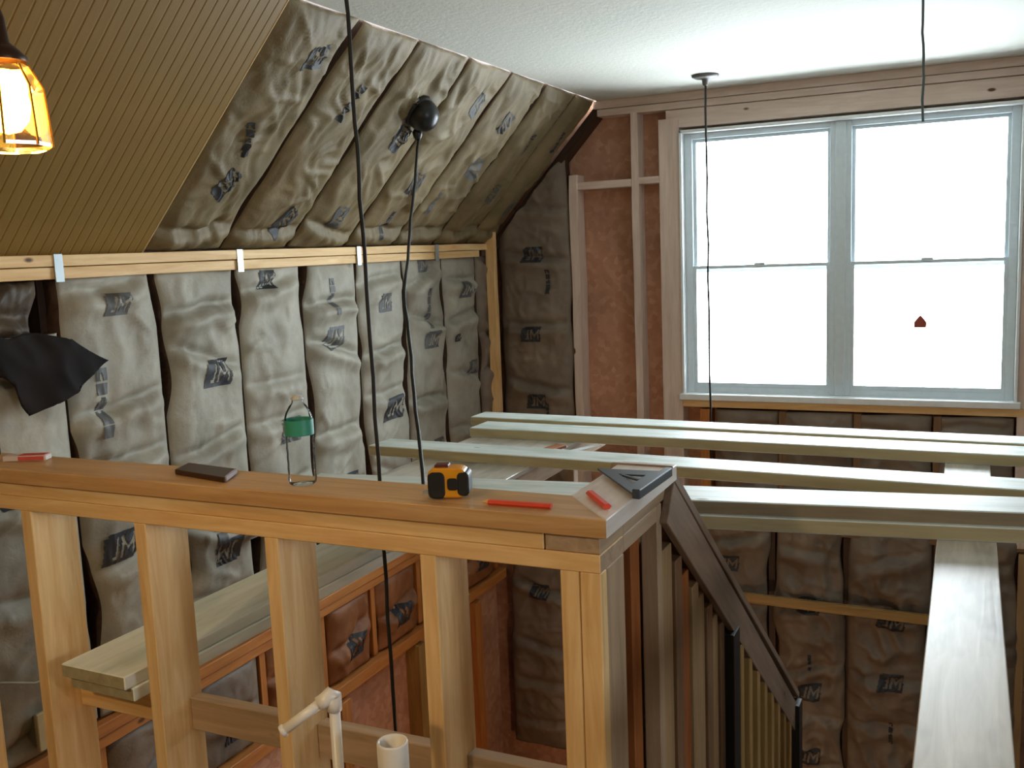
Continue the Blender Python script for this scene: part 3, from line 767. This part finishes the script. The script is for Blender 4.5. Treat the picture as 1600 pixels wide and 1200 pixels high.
# ------------------------------------------------------------------ glowing lantern at the left edge
ln = thing('pendant_lantern', 'glowing amber faceted glass lantern hanging at the left edge', 'lantern', (-1.50, 1.2, 1.79))
L0 = V((-1.502, 1.2, 1.79))
lathe('glass_shade', [(.058, 0.0), (.0665, .006), (.067, .012), (.060, .105), (.040, .142), (.028, .150)], AMBER, ln, L0, 8, smooth=False)
lathe('bulb', [(.001, .028), (.02, .033), (.034, .05), (.040, .075), (.036, .098), (.022, .122), (.014, .135), (.001, .136)],
      plain('bulb_glow', '#ffd890', .3, 0, '#ffca68', 40), ln, L0, 20)
BRZ = plain('dark_bronze', '#3a2210', .4, .5)
lathe('cap', [(.040, .149), (.042, .156), (.026, .172), (.016, .18), (.012, .22), (.008, .235), (.001, .236)], BRZ, ln, L0, 20)
tube('stem', [(-1.502, 1.2, 2.02), (-1.502, 1.2, ZC)], .005, BRZ, ln, 10)
bm = bmesh.new()
for k in range(8):
    a_ = 2*math.pi*k/8
    for (ra, za), (rb, zb) in (((.0675, .006), (.0675, .012)), ((.0675, .012), (.0605, .105)), ((.0605, .105), (.0405, .142))):
        A = V((ra*math.cos(a_), ra*math.sin(a_), za)); B = V((rb*math.cos(a_), rb*math.sin(a_), zb)); tdir = V((-math.sin(a_), math.cos(a_), 0))*.0018; nn = V((math.cos(a_), math.sin(a_), 0))*.002
        vs = [bm.verts.new(q) for q in (A-tdir, A+tdir, B+tdir, B-tdir, A-tdir+nn, A+tdir+nn, B+tdir+nn, B-tdir+nn)]
        for f in ((0, 1, 2, 3), (7, 6, 5, 4), (0, 4, 5, 1), (1, 5, 6, 2), (2, 6, 7, 3), (3, 7, 4, 0)): bm.faces.new([vs[i] for i in f])
o = obj('lead_strips', mesh(bm), plain('brass', '#b07a2a', .35, .6), ln); place(o, Matrix.Translation(L0), ln)

# ------------------------------------------------------------------ black sheet on the knee wall
from mathutils.geometry import tessellate_polygon
def rayX(px, py, X):
    d_ = fw+rt*((px-800)/FPX)-up*((py-600)/FPX); s_ = X/d_.x; return V((X, d_.y*s_, CZ+d_.z*s_))
def inside(px, py, P):
    c_ = False; j = len(P)-1
    for i in range(len(P)):
        if (P[i][1] > py) != (P[j][1] > py) and px < (P[j][0]-P[i][0])*(py-P[i][1])/(P[j][1]-P[i][1])+P[i][0]: c_ = not c_
        j = i
    return c_
# outline in wall coordinates (Y, Z) at the sheet's own plane
XSH = XK+.10
SH = [(q.y, q.z) for q in (rayX(x, y, XSH) for x, y in [(-70, 520), (-20, 522), (10, 530), (52, 519), (108, 530), (140, 548), (173, 563), (150, 582), (133, 598), (124, 602), (117, 614), (80, 634), (46, 650), (34, 635), (18, 601), (0, 590), (-60, 600)])]
bm = bmesh.new()
ys = [p[0] for p in SH]; zz = [p[1] for p in SH]; cs = .012
bm.faces.new([bm.verts.new((0, Y, Z)) for Y, Z in SH])
bmesh.ops.triangulate(bm, faces=bm.faces[:])
for ax, vals in ((1, ys), (2, zz)):
    q = min(vals)+cs
    while q < max(vals):
        co = [0, 0, 0]; no = [0, 0, 0]; co[ax] = q; no[ax] = 1
        bmesh.ops.bisect_plane(bm, geom=bm.verts[:]+bm.edges[:]+bm.faces[:], plane_co=co, plane_no=no); q += cs
for v in bm.verts:
    Y, Z = v.co.y, v.co.z
    v.co.x = .022*noise.noise(V((Y*6, Z*6, 1)))+.012*(1-2*abs(noise.noise(V((Y*9+Z*6, Z*7, 4)))))
bmesh.ops.recalc_face_normals(bm, faces=bm.faces)
bmesh.ops.remove_doubles(bm, verts=bm.verts[:], dist=.003)
ext = bmesh.ops.extrude_face_region(bm, geom=bm.faces[:])
bmesh.ops.translate(bm, verts=[q for q in ext['geom'] if isinstance(q, bmesh.types.BMVert)], vec=(-.004, 0, 0))
bmesh.ops.recalc_face_normals(bm, faces=bm.faces)
BPL = N('black_sheet'); BPL.base(BPL.mix(BPL.noise(BPL.coords((1, 1, 1)), 6, 4), srgb('#0d0d10'), srgb('#241c18'))); BPL.rough(.85); BPL.p.inputs['Specular IOR Level'].default_value = .2
o = obj('black_plastic_sheet', mesh(bm, smooth=True), BPL.m); o.location = (XSH, 0, 0)
tag(o, 'torn black sheet hanging on the knee wall at the left edge', 'plastic sheet')
# crumpled scrap of brown paper above it
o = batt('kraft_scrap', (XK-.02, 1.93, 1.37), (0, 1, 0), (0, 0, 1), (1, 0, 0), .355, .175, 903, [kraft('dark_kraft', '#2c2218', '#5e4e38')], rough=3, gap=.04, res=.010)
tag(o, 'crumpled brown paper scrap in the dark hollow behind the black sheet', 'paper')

# ------------------------------------------------------------------ outlet, cable, pipes, room lamp, added lower lamp
t = thing('outlet_box', 'pale electrical outlet cover low on the knee wall at far left', 'outlet', (XK+.06, 2.09, .07))
beam('cover', (XK+.045, 2.052, .01), (XK+.062, 2.125, .14), plain('ivory', '#c2b48c', .5), t, bev=.003)
beam('socket_box', (XK-.04, 2.058, .02), (XK+.0445, 2.118, .13), plain('box_blue_grey', '#7d7a68', .5), t)
t = tube('cable', [(XK+.075, 1.87, .33), (XK+.075, 1.95, .30), (XK+.075, 2.05, .255), (XK+.07, 2.2, .235), (XK+.05, 2.35, .24)], .004, plain('cable_grey', '#a9a690', .5))
tag(t, 'thin pale cable strung low across the batt at far left', 'cable')
PVC = plain('pvc', '#efe9df', .35)
pp = thing('pvc_elbow_pipe', 'thin white pvc pipe with an elbow in front of the half wall', 'pipe', (-1.07, 1.4, 0))
K = V((-1.066, 1.42, .775))
tube('vertical_pipe', [(K.x, K.y, 0.0), (K.x, K.y, .755)], .0105, PVC, pp, 16)
E2 = V((-1.136, 1.36, .720))
hd = (E2-K).normalized()
tube('slanted_pipe', [K+hd*.012, E2], .0098, PVC, pp, 16)
tube('elbow', [(K.x, K.y, .742), (K.x, K.y, .757), (K.x, K.y, .770), K+hd*.006+V((0, 0, .003)), K+hd*.018, K+hd*.032], [.0145, .0145, .015, .015, .0145, .0145], PVC, pp, 16)
lathe('pipe_end', [(.0098, 0), (.012, .001), (.012, .008), (.0098, .009)], PVC, pp, E2, 16, axis=hd)
op = lathe('open_pvc_pipe', [(.0285, 0), (.0285, .712), (.0275, .716), (.0245, .716), (.0245, .60), (.0245, .02)], PVC, None, (-.928, 1.4, 0), 28)
tag(op, 'wide open ended white pvc pipe rising in front of the half wall', 'pipe')
for nm, lb, loc in (('ceiling_lamp', 'ceiling lamp behind the viewer', (-1.35, -.55, 2.15)), ):
    t = thing(nm, lb, 'lamp', loc)
    lathe('shade', [(.14, -.02), (.16, .06), (.05, .14)], BRZ, t, loc, 20); tube('stem', [V(loc)+V((0, 0, .13)), (loc[0], loc[1], ZC)], .008, BRZ, t)
t = thing('lower_fill_lamp', 'unseen lamp added on the lower floor of the stairwell', 'lamp', (-1.15, 3.75, -2.62))  # unseen stand added to go with the warm fill from below
lathe('base', [(.0, 0), (.12, 0), (.12, .02), (.02, .03), (.015, .95), (.0, .96)], BLACK, t, (-1.15, 3.75, -2.62), 16)
